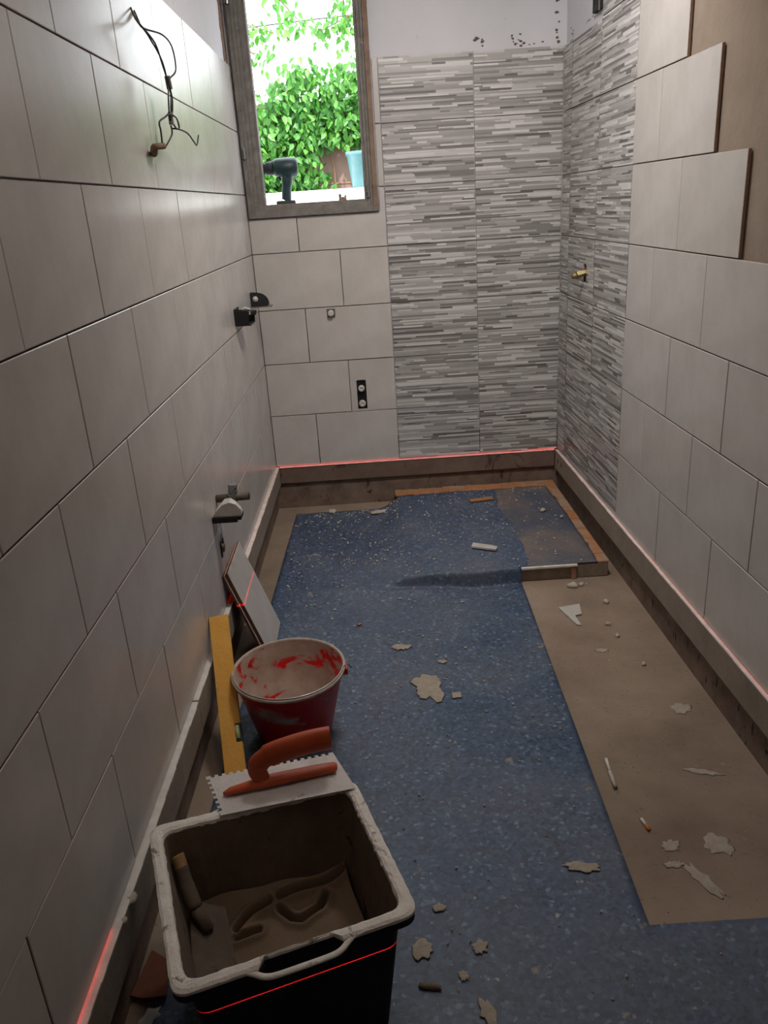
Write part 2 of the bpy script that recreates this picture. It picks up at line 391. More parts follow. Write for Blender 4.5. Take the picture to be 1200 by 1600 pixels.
# striated decorative tiles: every printed bar is a slightly raised facet
def deco_mesh(w, h, seed):
    rnd = random.Random(seed); V = []; F = []; mi = []; sh = []
    def quad(x, a0, a1, z0, z1, s):
        i = len(V); V.extend([(x, a0, z0), (x, a1, z0), (x, a1, z1), (x, a0, z1)]); F.append([i, i+1, i+2, i+3]); mi.append(0); sh.append(s)
    z = 0
    while z < h-.001:
        dh = rnd.choice([.0045, .006, .006, .008, .010]); z1 = min(h, z+dh)
        if h-z1 < .004: z1 = h
        a = -rnd.uniform(0, .1)
        while a < w:
            ln = rnd.choice([.05, .08, .12, .17, .24]); a1 = a+ln*rnd.uniform(.7, 1.3)
            s = rnd.choice([.03, .2, .3, .42, .5, .55, .6, .68, .75, .85, 1.0, .95, .62]); x = rnd.uniform(-.0012, 0)
            c0, c1 = max(a, 0), min(a1, w)
            if c1-c0 > .001:
                quad(x, c0, c1, z, z1, s)
                i = len(V); V.extend([(x, c0, z), (x, c1, z), (-.0025, c1, z), (-.0025, c0, z)]); F.append([i, i+3, i+2, i+1]); mi.append(0); sh.append(s*.8)
            a = a1
        z = z1
    for p, q in (((0, 0), (w, 0)), ((w, 0), (w, h)), ((w, h), (0, h)), ((0, h), (0, 0))):
        i = len(V); V.extend([(-.0012, *p), (-TB, *p), (-TB, *q), (-.0012, *q)]); F.append([i, i+1, i+2, i+3]); mi.append(1); sh.append(.5)
    i = len(V); V.extend([(-.0013, 0, 0), (-.0013, w, 0), (-.0013, w, h), (-.0013, 0, h)]); F.append([i, i+1, i+2, i+3]); mi.append(0); sh.append(.4)
    me = py(V, F, mi, name='patterned_tile'); at = me.attributes.new('shade', 'FLOAT', 'FACE'); at.data.foreach_set('value', sh); return me
dc = {}
def deco(side, a0, a1, z0, z1, v):
    w = round(a1-a0-2*g, 4); h = round(z1-z0-2*g, 4); key = (w, h, v % 4)
    if key not in dc: dc[key] = deco_mesh(w, h, v % 4*10+int(w*1000))
    return put(side, dc[key], (a1-g) if side == 'R' else (a0+g), z0+g, 'patterned_tile', [M['deco'], M['body']])
for k in range(7):
    deco('B', xb1, xb2, zr(k), zr(k+1), k); deco('B', xb2, RW-.001, zr(k), zr(k+1), k+2)
    deco('R', -.135, -.001, zr(k), zr(k+1), k+1)
    if k != 3: deco('R', -.532, -.135, zr(k), zr(k+1), k+3)
    deco('R', DE, -.532, zr(k), zr(k+1), k)
deco('R', DE, -.532, zr(7), zr(8), 2)
# deco tile with the rectangular cut-out for the pipe outlet (four pieces in one tile, row 3)
def deco_hole(a0, a1, z0, z1, h0, h1, k0, k1):
    base = deco_mesh(a1-a0-2*g, z1-z0-2*g, 77); bm = bmesh.new(); bm.from_mesh(base)
    # local y is reversed on the right wall
    A = a1-g
    ly0, ly1 = A-h1, A-h0; lz0, lz1 = k0-z0-g, k1-z0-g
    for co, no in (((0, ly0, 0), (0, 1, 0)), ((0, ly1, 0), (0, 1, 0)), ((0, 0, lz0), (0, 0, 1)), ((0, 0, lz1), (0, 0, 1))):
        bmesh.ops.bisect_plane(bm, geom=bm.verts[:]+bm.edges[:]+bm.faces[:], plane_co=co, plane_no=no)
    dl = [f for f in bm.faces if ly0 < f.calc_center_median().y < ly1 and lz0 < f.calc_center_median().z < lz1]
    bmesh.ops.delete(bm, geom=dl, context='FACES')
    c = [(ly0, lz0), (ly1, lz0), (ly1, lz1), (ly0, lz1)]
    for p, q in zip(c, c[1:]+c[:1]):
        f = bm.faces.new([bm.verts.new((-.001, *p)), bm.verts.new((-.001, *q)), bm.verts.new((-TB, *q)), bm.verts.new((-TB, *p))]); f.material_index = 1
    me = bpy.data.meshes.new('patterned_tile'); bm.to_mesh(me); bm.free()
    put('R', me, A, z0+g, 'patterned_tile', [M['deco'], M['body']])
deco_hole(-.532, -.135, zr(3), zr(4), -.425, -.388, .835, .905)

# support strips under the first course ------------------------------
def strip(name, x0, x1, y0, y1, z0, z1, par_rz, par_loc, label, face, side):
    bm = bmesh.new(); box(bm, (x0, y0, z0), (x1, y1, z1-.004))
    o = thing(name, label, 'strip', par_loc, par_rz)
    bm_obj('strip_face', bm, face, o, bev=.001)
    bm = bmesh.new(); n = 60
    for i in range(n):   # irregular top edge, paler than the strip face
        a, b = y0+(y1-y0)*i/n, y0+(y1-y0)*(i+1)/n; e = random.uniform(-.0012, .0012)
        box(bm, (x0 if side == 'L' else x0+e, a, z1-.004), (x1+e if side == 'L' else x1, b, z1-.0002))
    bm_obj('strip_top_edge', bm, M['striptop'], o)['label'] = 'pale top edge'
    return o
rl = -math.atan(SLL); rr = -math.atan(SRR)
strip('support_strip', -.0115, .014, -1.985, -.002, -.092, -.001, rl, (0, 0, 0), 'far grey plaster strip under left wall tiles, running into the back corner', M['strip'], 'L')
strip('support_strip', -.0115, .015, -3.55, -1.99, -.094, -.002, rl, (0, 0, 0), 'near grey plaster strip under left wall tiles, passing behind the black mortar crate', M['strip'], 'L')
strip('support_strip', -.010, .0115, -4.2, -.012, -.098, -.001, rr, (RW, 0, 0), 'long grey strip below the tiles of the right wall', M['strip'], 'R')
o = thing('support_strip', 'dark brown strip under the back wall tiles with a red laser line along it', 'strip')
bm = bmesh.new(); box(bm, (.016, -.004, -.088), (RW-.013, .0115, -.006)); bm_obj('strip_face', bm, M['backstrip'], o, bev=.001)
bm = bmesh.new()
for i in range(60):
    a, b = .016+(RW-.03)*i/60, .016+(RW-.03)*(i+1)/60; e = random.uniform(-.002, .001)
    box(bm, (a, -.006+e, -.006), (b, .0115, -.0005))
bm_obj('strip_top_edge', bm, M['striptop'], o)['label'] = 'pale top edge'
# screw holes near the back end of the right strip (oval slots)
for yy in (-.07, -.13):
    bm = bmesh.new(); lathe(bm, [(.006, 0), (.006, .001), (.0, .001)], 12); s = bm_obj('slot', bm, M['black'], [x for x in COL.objects if x.name == 'support_strip.002'][0])
    s.rotation_euler = (0, -PI/2, 0); s.location = (-.0102, yy, -.045); s.scale = (2, 1, 1)

# mortar crumbs hanging on the left strips
for i, (y, z, s) in enumerate(((-2.62, -.002, .010), (-2.67, -.002, .006))):
    tag(lump('mortar_crumb', SLL*y+.018, y, z-.004, s, s*1.3, .006, M['chip'], seed=i+3), ['larger pale mortar crumb stuck on the edge of the near left strip', 'smaller pale mortar crumb stuck on the near left strip, closest to the camera'][i], 'crumb')

# ------------------------------------------------------------------ window
win = struct('window_1', bmesh.new(), M['frame'])
def ring(bm, a0, a1, z0, z1, wl, wr, wb, wt, y0, y1):
    box(bm, (a0, y0, z0), (a0+wl, y1, z1)); box(bm, (a1-wr, y0, z0), (a1, y1, z1))
    box(bm, (a0+wl, y0, z0), (a1-wr, y1, z0+wb)); box(bm, (a0+wl, y0, z1-wt), (a1-wr, y1, z1))
bm = bmesh.new(); ring(bm, wx0+.001, wx1-.002, wz0+.001, wz1-.002, .030, .022, .026, .03, -.014, .045)
box(bm, (wx0+.004, -.018, wz0+.001), (wx0+.009, -.014, wz1)); box(bm, (wx0+.02, -.018, wz0+.02), (wx0+.024, -.014, wz1))
bm_obj('outer_frame', bm, M['frame'], win, bev=.0015)
bm = bmesh.new(); ring(bm, wx0+.031, wx1-.024, wz0+.027, wz1-.032, .016, .012, .008, .02, -.002, .06); bm_obj('middle_rebate', bm, M['frame'], win, bev=.001)
bm = bmesh.new(); ring(bm, wx0+.047, wx1-.036, wz0+.035, wz1-.052, .018, .014, .010, .02, .008, .07); bm_obj('inner_rebate', bm, M['frame'], win, bev=.001)
bm = bmesh.new(); ring(bm, wx0+.065, wx1-.050, wz0+.045, wz1-.072, .012, .012, .010, .02, .02, .08); bm_obj('stop_bead', bm, M['frame'], win, bev=.001)
bm = bmesh.new(); box(bm, (wx1-.0245, -.0155, wz0+.02), (wx1-.004, -.0135, wz1)); bm_obj('brown_stile_face', bm, M['brown'], win)['label'] = 'brown worn right-hand stile'
for z in (1.42, 1.995):
    bm = bmesh.new(); tube(bm, [(wx0+.014, -.022, z-.022), (wx0+.014, -.022, z+.022)], .0055, 10); box(bm, (wx0+.003, -.018, z-.016), (wx0+.024, -.0145, z+.016))
    bm_obj('hinge', bm, M['chrome'], win)['label'] = 'grey metal hinge pin'
bm = bmesh.new(); box(bm, (wx1-.052, .0, 1.235), (wx1-.044, .007, 1.275)); box(bm, (wx1-.05, .0, 1.215), (wx1-.04, .007, 1.225)); bm_obj('latch_keeper', bm, M['chrome'], win)
bm = bmesh.new(); box(bm, (wx0, .081, 1.15), (wx1, .25, 1.205)); bm_obj('window_sill', bm, M['white'], win, bev=.002)
# rough brown reveal strip between the left wall and the frame
bm = bmesh.new(); n = 30
for i in range(n):
    z0_, z1_ = 1.76+.58*i/n, 1.76+.58*(i+1)/n; box(bm, (-.0125, -.075+random.uniform(-.012, .012), z0_), (-.009+random.uniform(0, .002), -.001, z1_))
t = struct('trim_1', bm, M['brown'], rz=rl)

# cable outlet hole high on the right wall
o = thing('junction_box', 'small dark cable box in the white plaster above the striped tiles of the right wall', 'box', (RW+SRR*-.45, -.46, 1.835), rr)
bm = bmesh.new(); box(bm, (-.004, -.045, -.05), (.0118, .045, .05)); bm_obj('box_body', bm, M['blackd'], o, bev=.002)
bm = bmesh.new(); box(bm, (-.007, -.05, -.055), (-.0041, -.04, .055)); bm_obj('box_flange', bm, M['tape'], o)

# adhesive scrapes on the plaster above the striped tiles
def scrape(x, z, w, h, sd, par, side):
    bm = bmesh.new(); rnd = random.Random(sd)
    for _ in range(7):
        a, b = rnd.uniform(-w, w), rnd.uniform(-h, h); s = rnd.uniform(.003, .008)
        c = bm.verts.new((a, -.0013, b)); rg = [bm.verts.new((a+s*rnd.uniform(.5, 1.5)*math.cos(k*PI/3), 0, b+s*rnd.uniform(.4, 1)*math.sin(k*PI/3))) for k in range(6)]
        for k in range(6): bm.faces.new((c, rg[k], rg[(k+1) % 6]))
    o = bm_obj('adhesive_scrape', bm, M['mudd'], par); o['kind'] = 'stuff'
    if side == 'B': o.location = (x, WS-.0002, z)
    else: o.rotation_euler = (0, 0, -PI/2); o.location = (WS-.0002, x, z)
for i, (x, z, w, h) in enumerate(((1.04, 1.785, .02, .02), (1.20, 1.79, .03, .018), (1.24, 1.768, .07, .006), (1.37, 1.80, .008, .05), (1.365, 1.90, .006, .03))): scrape(x, z, w, h, i, WB, 'B')
for i, (y, z, w, h) in enumerate(((-.08, 1.80, .03, .03), (-.3, 1.785, .1, .01), (-.5, 1.82, .02, .03))): scrape(y, z, w, h, i+9, WR, 'R')

# ------------------------------------------------------------------ floor: screed step, vinyl
ST = -.164
o = thing('screed_step', 'low raised plaster slab with orange edges in the back right corner', 'step', (0, 0, 0))
bm = bmesh.new(); pf = [(.68, -.010), (.86, -.983), (1.372, -.985), (1.372, -.010)]
f = bm.faces.new([bm.verts.new((*p, FZ+.0005)) for p in pf]); e = bmesh.ops.extrude_face_region(bm, geom=[f])
for v in e['geom']:
    if isinstance(v, bmesh.types.BMVert): v.co.z = ST-.004
bm_obj('slab', bm, M['grout'], o, bev=.003)
bm = bmesh.new()
n = 26
for i in range(n):
    y0_, y1_ = -.985+.975*i/n, -.985+.975*(i+1)/n; e = random.uniform(-.006, .004)
    if i > 19: e -= .012
    box(bm, (1.335+e, y0_, ST-.004), (1.374, y1_, ST+.003+random.uniform(0, .003)))
for i in range(n):
    x0_, x1_ = .58+.77*i/n, .58+.77*(i+1)/n; e = random.uniform(-.008, .004)
    box(bm, (x0_, -.085+e, ST-.004), (x1_, -.010, ST+.003+random.uniform(0, .004)))
bm_obj('terracotta_edge', bm, M['terr'], o, bev=.0015)['label'] = 'orange screed edge left by removed tiles'
bm = bmesh.new(); box(bm, (1.03, -.997, ST-.008), (1.25, -.9855, ST+.003)); bm_obj('step_nosing', bm, M['striptop'], o, bev=.003)['label'] = 'pale front lip'
bm = bmesh.new(); box(bm, (1.225, -.993, FZ+.001), (1.245, -.9855, ST-.013)); bm_obj('wood_sliver', bm, M['terr'], o, bev=.002)

def sst(a, b, x):
    t = max(0, min(1, (x-a)/(b-a))); return t*t*(3-2*t)
def vh(x, y):
    fy = sst(-.1, -.9, y); sx = sst(.49-.22*fy, .62+.16*fy, x); yc = -1.000+.025*math.sin(x*6-1.2)*sst(1.0, .8, x); wd = .007+.05*sst(.62, .3, x); sy = sst(yc-wd, yc+wd, y)
    h = FZ+.004+(ST+.004-FZ-.004)*sx*sy
    rdg = math.exp(-((y-(-1.0+.03*math.sin(x*7)))/.03)**2)*sst(.12, .35, x)*sst(.85, .6, x)*.012
    und = .0012*math.sin(x*9+y*4)+.0010*math.sin(y*13-x*5)
    return h+rdg+abs(und)+.002*sst(-.3, -.1, y)*abs(math.sin(x*23))
V = []; F = []
def vgrid(ys, xl, xr, nx):
    base = len(V)
    for y in ys:
        a, b = xl(y), xr(y)
        for i in range(nx+1):
            x = a+(b-a)*i/nx; V.append((x, y, vh(x, y)))
    for j in range(len(ys)-1):
        for i in range(nx):
            q = base+j*(nx+1)+i; F.append([q, q+1, q+nx+2, q+nx+1])
fr = lambda a, b, n: [a+(b-a)*i/n for i in range(n+1)]
xl = lambda y: .088+.032*y
xr = lambda y: 1.03+(y+1.0)*.0245
vgrid(fr(YN+.02, -2.575, 40), xl, xr, 60)
vgrid(fr(YN+.02, -2.575, 40), xr, lambda y: 1.425, 24)
YS = fr(-1.06, -.95, 40)+fr(-.95, -.10, 60)[1:]
vgrid(fr(-2.575, -1.06, 86), xl, xr, 60)
vgrid(YS, xl, xr, 60)
vgrid([y for y in YS if y > -.9861], xr, lambda y: 1.333-.012*sst(-.4, -.1, y), 20)
me = py(V, F, smooth=True, name='vinyl_sheet'); bm = bmesh.new(); bm.from_mesh(me); bmesh.ops.remove_doubles(bm, verts=bm.verts, dist=.0008)
o = bm_obj('vinyl_sheet', bm, M['vinyl'], None, True); sd = o.modifiers.new('s', 'SOLIDIFY'); sd.thickness = .0025; sd.offset = 1
tag(o, 'large speckled blue vinyl floor covering sheet with a rectangular piece cut out', 'floor covering')
VZ = lambda x, y: vh(x, y)+.0030

# ------------------------------------------------------------------ outside
tag(struct('floor_outside', slab((-4, .3, -.4), (6, 8, -.3)), M['soil']), kind='structure')
o = bm_obj('garden_parapet', slab((-2.2, 1.45, -.3), (3, 1.72, 1.285)), M['white'], bev=.01); tag(o, 'low bright white parapet outside the window', 'parapet')
bm = bmesh.new(); box(bm, (-3.5, 3.35, -.3), (4.5, 3.6, 1.98))
gw = bm_obj('garden_wall', bm, M['render']); tag(gw, 'pinkish brown rendered wall behind the climbing vine', 'wall')
for z in (1.05, 1.36, 1.67): 
    bm = bmesh.new(); box(bm, (-3.5, 3.342, z), (4.5, 3.3495, z+.012)); bm_obj('masonry_joint', bm, M['body'], gw)
# vine leaves
def leafgeo(V, F, sh, c, s, rnd, nrm=(0, -1, 0)):
    mt = Matrix.Rotation(rnd.uniform(-1.1, 1.1), 3, 'Z') @ Matrix.Rotation(rnd.uniform(-.9, .5), 3, 'X') @ Matrix.Rotation(rnd.uniform(-.8, .8)+PI, 3, 'Y')
    pts = [(0, 0, 0), (-.30, -.06, .28), (-.24, -.03, .62), (0, .03, 1.05), (.24, -.03, .62), (.30, -.06, .28), (0, .02, .5)]
    i = len(V)
    for p in pts: V.append(tuple(Vector(c)+mt @ (Vector(p)*s)))
    F.extend([[i, i+6, i+1], [i+1, i+6, i+2], [i+2, i+6, i+3], [i+3, i+6, i+4], [i+4, i+6, i+5], [i+5, i+6, i]]); v = rnd.uniform(.1, .9); sh.extend([v]*6)
def leafmesh(pts, rnd, s0=.045, s1=.078):
    V, F, sh = [], [], []
    for c in pts: leafgeo(V, F, sh, c, rnd.uniform(s0, s1), rnd)
    me = py(V, F, name='leaf'); at = me.attributes.new('shade', 'FLOAT', 'FACE'); at.data.foreach_set('value', sh); return me
rnd = random.Random(3)
vine = thing('climbing_vine', 'dense green climbing vine covering the garden wall outside the window', 'vine', (.2, 3.3, .0))
def dens(x, z):
    # bare wall patch low right, ragged top
    top = 2.10+.10*math.sin(x*3.1)+.07*math.sin(x*9.7+1)
    if z > top+.10: return 0
    if z > top: return .30
    if x > .12 and z < 1.66: 
        e = (x-.12)*.55+(1.66-z)*.2
        if z < 1.36 and x < .32: return .5
        if x > .26 and z < 1.62: return .0
        return .35
    return 1
pts = []
while len(pts) < 8200:
    x, z = rnd.uniform(-1.5, 2.4), rnd.uniform(.9, 2.4)
    if -.5 < x < .75 or rnd.random() < .55:
        if rnd.random() < dens(x, z): pts.append((x-.2, rnd.uniform(-.17, .035), z))
near = [p for p in pts if -.6 < p[0] < .5 and p[2] > 1.2 and p[1] < -.10][:300]; ns = set(near)
st = link('foliage', leafmesh([p for p in pts if p not in ns], rnd), vine, [M['leaf']]); st['kind'] = 'stuff'
protos = [leafmesh([(0, 0, 0)], random.Random(s), .062, .075) for s in range(12)]
for i, p in enumerate(near):
    o = link('leaf', protos[i % 12], vine, [M['leaf']]); o.location = p; o.rotation_euler = (0, rnd.uniform(-.5, .5), 0)
bm = bmesh.new()
for k in range(14):
    x = rnd.uniform(-.8, .6); q = [(x-.2, -.01, .0)]
    for j in range(8): x += rnd.uniform(-.06, .06); q.append((x-.2, rnd.uniform(-.03, .02), .25*(j+1)))
    tube(bm, spline(q, 3), .006, 5)
bm_obj('stem', bm, M['stem'], vine)
# hanging branches above the wall
tr = thing('overhanging_branch', 'leafy green branches against the white sky above the vine', 'branch', (0, 3.9, 0))
bm = bmesh.new(); P2 = []
for a, b, n in (((-.9, 0, 2.75), (-.12, -.05, 2.56), 90), ((1.3, 0, 2.9), (.26, -.03, 2.55), 120), ((-.3, 0, 3.0), (.12, 0, 2.62), 50), ((.45, 0, 3.), (.5, 0, 2.5), 60), ((-1., .0, 2.5), (-.26, .0, 2.42), 70)):
    A, B = Vector(a), Vector(b); tube(bm, [A, (A+B)/2+Vector((0, 0, .04)), B], [.012, .008, .004], 5)
    for i in range(n): P2.append(tuple(A.lerp(B, rnd.uniform(.3, 1.05))+Vector((rnd.gauss(0, .07), rnd.uniform(-.1, .1), rnd.gauss(-.01, .045)))))
bm_obj('branch', bm, M['stem'], tr)
st = link('foliage', leafmesh(P2, rnd, .05, .085), tr, [M['leaf']]); st['kind'] = 'stuff'
bm = bmesh.new(); tube(bm, [(-2.5, 5, 2.72), (.2, 5, 2.86), (3.5, 5, 3.0)], .006, 6); tag(bm_obj('overhead_cable', bm, M['wire']), 'thin dark cable strung across the white sky above the branches', 'cable')
# flower pot on parapet
o = thing('flower_pot', 'turquoise glazed flower pot standing on the white parapet outside', 'pot', (.566, 1.585, 1.2855))
bm = bmesh.new(); lathe(bm, [(0, .0), (.098, 0), (.104, .01), (.126, .18), (.134, .185), (.134, .205), (.124, .205), (.118, .17), (0, .165)], 32); bm_obj('pot_body', bm, M['teal'], o, True)
bm = bmesh.new(); lathe(bm, [(.117, .171), (.0, .178)], 24); bm_obj('soil', bm, M['stem'], o)

# cordless drill on sill
dr = thing('cordless_drill', 'dark teal cordless drill standing upright on the window sill', 'drill', (.165, .135, 1.2055), math.radians(8))
bm = bmesh.new(); tube(bm, [(-.045, 0, .158), (-.03, 0, .158), (.02, 0, .156), (.056, 0, .157), (.066, 0, .157)], [.030, .038, .043, .041, .032], 18); bm_obj('motor_housing', bm, M['drill'], dr, True)
bm = bmesh.new(); tube(bm, [(-.125, 0, .154), (-.12, 0, .154), (-.075, 0, .156), (-.074, 0, .156), (-.045, 0, .158)], [.010, .019, .023, .027, .029], 16); bm_obj('chuck', bm, M['drillb'], dr, True)
bm = bmesh.new(); tube(bm, spline([(.018, 0, .135), (.016, 0, .11), (.008, 0, .07), (.004, 0, .03), (.0, 0, .018)], 4), [.031]*3+[.025]*4+[.022]*10, 14, (1, 1)); bm_obj('handle', bm, M['drill'], dr, True)
bm = bmesh.new(); tube(bm, [(-.012, 0, .128), (-.022, 0, .118), (-.016, 0, .105)], .006, 8); bm_obj('trigger', bm, M['drillb'], dr, True)
bm = bmesh.new(); box(bm, (-.044, -.03, .0), (.042, .03, .019)); bm_obj('battery', bm, M['drillb'], dr, bev=.006)
bm = bmesh.new()
for k in range(4): box(bm, (-.005+.012*k, -.0345, .150), (.0+.012*k, -.030, .182))
bm_obj('vent_slots', bm, M['drillb'], dr)
o = thing('broken_clip', 'small chipped brown plug lying on the window sill near the pot', 'clip', (.424, .13, 1.2055))
bm = bmesh.new(); box(bm, (-.018, -.01, 0), (.018, .01, .014)); box(bm, (-.018, -.01, .014), (-.006, .01, .032)); box(bm, (.008, -.01, .014), (.017, .01, .026)); bm_obj('clip_body', bm, M['tapebrown'], o, bev=.003)
bm = bmesh.new(); box(bm, (-.006, -.011, .014), (.008, .011, .019)); bm_obj('clip_notch', bm, M['brown'], o)

# ------------------------------------------------------------------ wall fittings
def lx(y, o=0): return SLL*y+o
# two white pipe caps in the cut-out of the back wall
bp = thing('outlet_recess', 'black rectangular water outlet cut into the back wall with two white caps', 'outlet', (.4485, .0, .328))
bm = bmesh.new(); box(bm, (-.023, .008, -.072), (.023, .0118, .072)); bm_obj('back_plate', bm, M['black'], bp)
for z, s in ((.038, .0155), (-.036, .0165)):
    bm = bmesh.new(); lathe(bm, [(s*.95, 0), (s, .004), (s, .014), (s*.8, .018), (s*.35, .018), (s*.3, .015), (0, .015)], 20); c = bm_obj('pipe_cap', bm, M['white2'], bp, True); c.rotation_euler = (PI/2, 0, 0); c.location = (0, .008, z)
# capped tap outlet on back wall
tp = thing('capped_valve', 'small grey capped valve on a square plate on the plain back wall tiles', 'valve', (.333, 0, .728))
bm = bmesh.new(); box(bm, (-.019, -.003, -.02), (.019, .0, .02)); bm_obj('plate', bm, M['chrome'], tp, bev=.001)
bm = bmesh.new(); lathe(bm, [(.014, .002), (.014, .02), (.011, .024), (.005, .024), (0, .02)], 16); c = bm_obj('cap', bm, M['white2'], tp, True); c.rotation_euler = (PI/2, 0, 0)
# brass outlet on the right wall
br = thing('pipe_stub', 'brass pipe stub poking out of a slot in the striped tiles of the right wall', 'pipe', (RW+SRR*-.405, -.405, .868), rr)
bm = bmesh.new(); box(bm, (.008, -.0185, -.033), (.0118, .0155, .036)); bm_obj('slot', bm, M['black'], br)
bm = bmesh.new(); tube(bm, [(.008, 0, .004), (-.016, 0, .0), (-.017, 0, .0), (-.032, 0, -.004)], [.0145, .0145, .0175, .0175], 6); bm_obj('hex_fitting', bm, M['brass'], br)
bm = bmesh.new(); tube(bm, [(-.031, 0, -.004), (-.052, 0, -.010)], [.013, .010], 14); bm_obj('plug', bm, M['brass'], br, True)
bm = bmesh.new(); tube(bm, [(-.050, 0, -.0095), (-.0535, 0, -.0105)], .0075, 12); bm_obj('plug_face', bm, M['tapebrown'], br)
# protruding flush boxes on the left wall
def flush_box(y, z, label, kind):
    o = thing('conduit_box', label, 'box', (lx(y), y, z), rl)
    bm = bmesh.new()
    if kind == 0:
        # open tapering box
        for (a, b) in (((0, -.055, -.032), (.003, .055, .032)), ((.0, -.055, -.032), (.055, -.052, .026)), ((0, -.055, -.032), (.062, .055, -.029)), ((.0, .052, -.032), (.062, .055, .012))): box(bm, a, b)
        bm_obj('box_shell', bm, M['black'], o, bev=.001)
        bm = bmesh.new()
        v = [bm.verts.new(p) for p in ((.0, -.052, .030), (.03, -.052, .030), (.074, .050, .014), (.068, .052, -.004), (.04, -.05, .012))]; bm.faces.new(v)
        ob = bm_obj('torn_lid', bm, M['blackd'], o); s = ob.modifiers.new('s', 'SOLIDIFY'); s.thickness = .003
        bm = bmesh.new(); tube(bm, [(.02, 0, .018), (.035, .0, .03), (.05, .01, .022)], .005, 7); box(bm, (.045, -.01, .005), (.055, .02, .016)); bm_obj('cable_end', bm, M['white2'], o)
    else:
        n = 12; pts = [(0, -.026)]+[(.074*math.sin(k*PI/2/n)**.8, -.026+.056*math.cos(k*PI/2/n)**.8) for k in range(n+1)]
        for yy in (-.024, .024):
            f = [bm.verts.new((max(p[0], 0), yy, p[1])) for p in pts[1:]]+[bm.verts.new((0, yy, -.026))]
            f2 = [bm.verts.new((v.co.x, yy+.003, v.co.z)) for v in f]
            bm.faces.new(f); bm.faces.new(f2[::-1])
            for i in range(len(f)): bm.faces.new((f[i], f[(i+1) % len(f)], f2[(i+1) % len(f)], f2[i]))
        box(bm, (0, -.024, -.028), (.003, .026, .032))
        bm_obj('box_shell', bm, M['blackd'], o)
        bm = bmesh.new(); box(bm, (0, -.028, -.031), (.088, .03, -.0265)); bm_obj('base_plate', bm, M['tape'], o, bev=.001)['label'] = 'grey dusty base plate'
        bm = bmesh.new(); tube(bm, [(.022, -.028, .006), (.022, .03, .006)], .012, 14); bm_obj('conduit_end', bm, M['white2'], o, True)
    return o
flush_box(-.600, .811, 'nearer black torn conduit box sticking out of the left wall', 0)
flush_box(-.180, .826, 'rounded black conduit box on the left wall close to the back corner', 1)
# pipe and white cover plate lower on the left wall
o = thing('pipe_fitting', 'dull horizontal pipe with threaded metal valve sticking out of left wall', 'pipe', (lx(-1.39), -1.39, .345), rl)
bm = bmesh.new(); tube(bm, [(0, 0, 0), (.105, 0, .004)], .0125, 14); bm_obj('pipe', bm, M['pipe'], o, True)
bm = bmesh.new(); tube(bm, [(.103, 0, .004), (.1065, 0, .004)], .010, 12); bm_obj('pipe_mouth', bm, M['black'], o)
bm = bmesh.new(); q = [(.052+.006*i/8, 0, -.014+.06*i/8) for i in range(9)]; tube(bm, q, [.014, .016]*4+[.013], 12); bm_obj('valve', bm, M['chrome'], o)
o = thing('cover_plate', 'white curved plate jutting from the left wall beneath the metal valve', 'plate', (lx(-1.50), -1.485, .316), rl)
bm = bmesh.new(); n = 12; prof = [(0.0, .0), (.012, .018), (.035, .040), (.058, .048), (.078, .040), (.092, .022), (.094, .006), (.088, .0)]
prof2 = prof
a = [bm.verts.new((x, .004, z)) for x, z in prof2]; b = [bm.verts.new((x*.96, .05+.02*math.sin(i), z*.95)) for i, (x, z) in enumerate(prof2)]
for i in range(len(a)-1): bm.faces.new((a[i], a[i+1], b[i+1], b[i]))
bm.faces.new(a); bm.faces.new(b[::-1]); bm.faces.new((a[0], b[0], b[-1], a[-1]))
bm_obj('plate_face', bm, M['white2'], o, bev=.002)
bm = bmesh.new(); box(bm, (0, -.004, -.016), (.078, .05, -.0005)); v = box(bm, (.078, .0, -.010), (.09, .05, -.0005)); bm_obj('underside_clip', bm, M['black'], o)['label'] = 'black underside'
# chipped hole with pipe beneath
o = thing('chipped_outlet', 'small chipped outlet hole in the left wall above the leaning tiles', 'hole', (lx(-1.405), -1.405, .192), rl)
bm = bmesh.new(); n = 14; rr_ = random.Random(5); c = bm.verts.new((.0012, 0, 0)); rg = [bm.verts.new((.0004, .032*rr_.uniform(.7, 1.1)*math.cos(2*PI*k/n), .040*rr_.uniform(.7, 1.1)*math.sin(2*PI*k/n))) for k in range(n)]
for k in range(n): bm.faces.new((c, rg[k], rg[(k+1) % n]))
bm_obj('hole', bm, M['tape'], o)
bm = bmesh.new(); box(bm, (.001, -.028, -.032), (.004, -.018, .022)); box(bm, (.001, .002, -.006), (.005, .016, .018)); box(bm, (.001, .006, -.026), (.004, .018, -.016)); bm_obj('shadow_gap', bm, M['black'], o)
bm = bmesh.new(); tube(bm, [(0, -.006, -.004), (.010, -.006, -.004)], .011, 12); bm_obj('pipe_end', bm, M['tapebrown'], o)

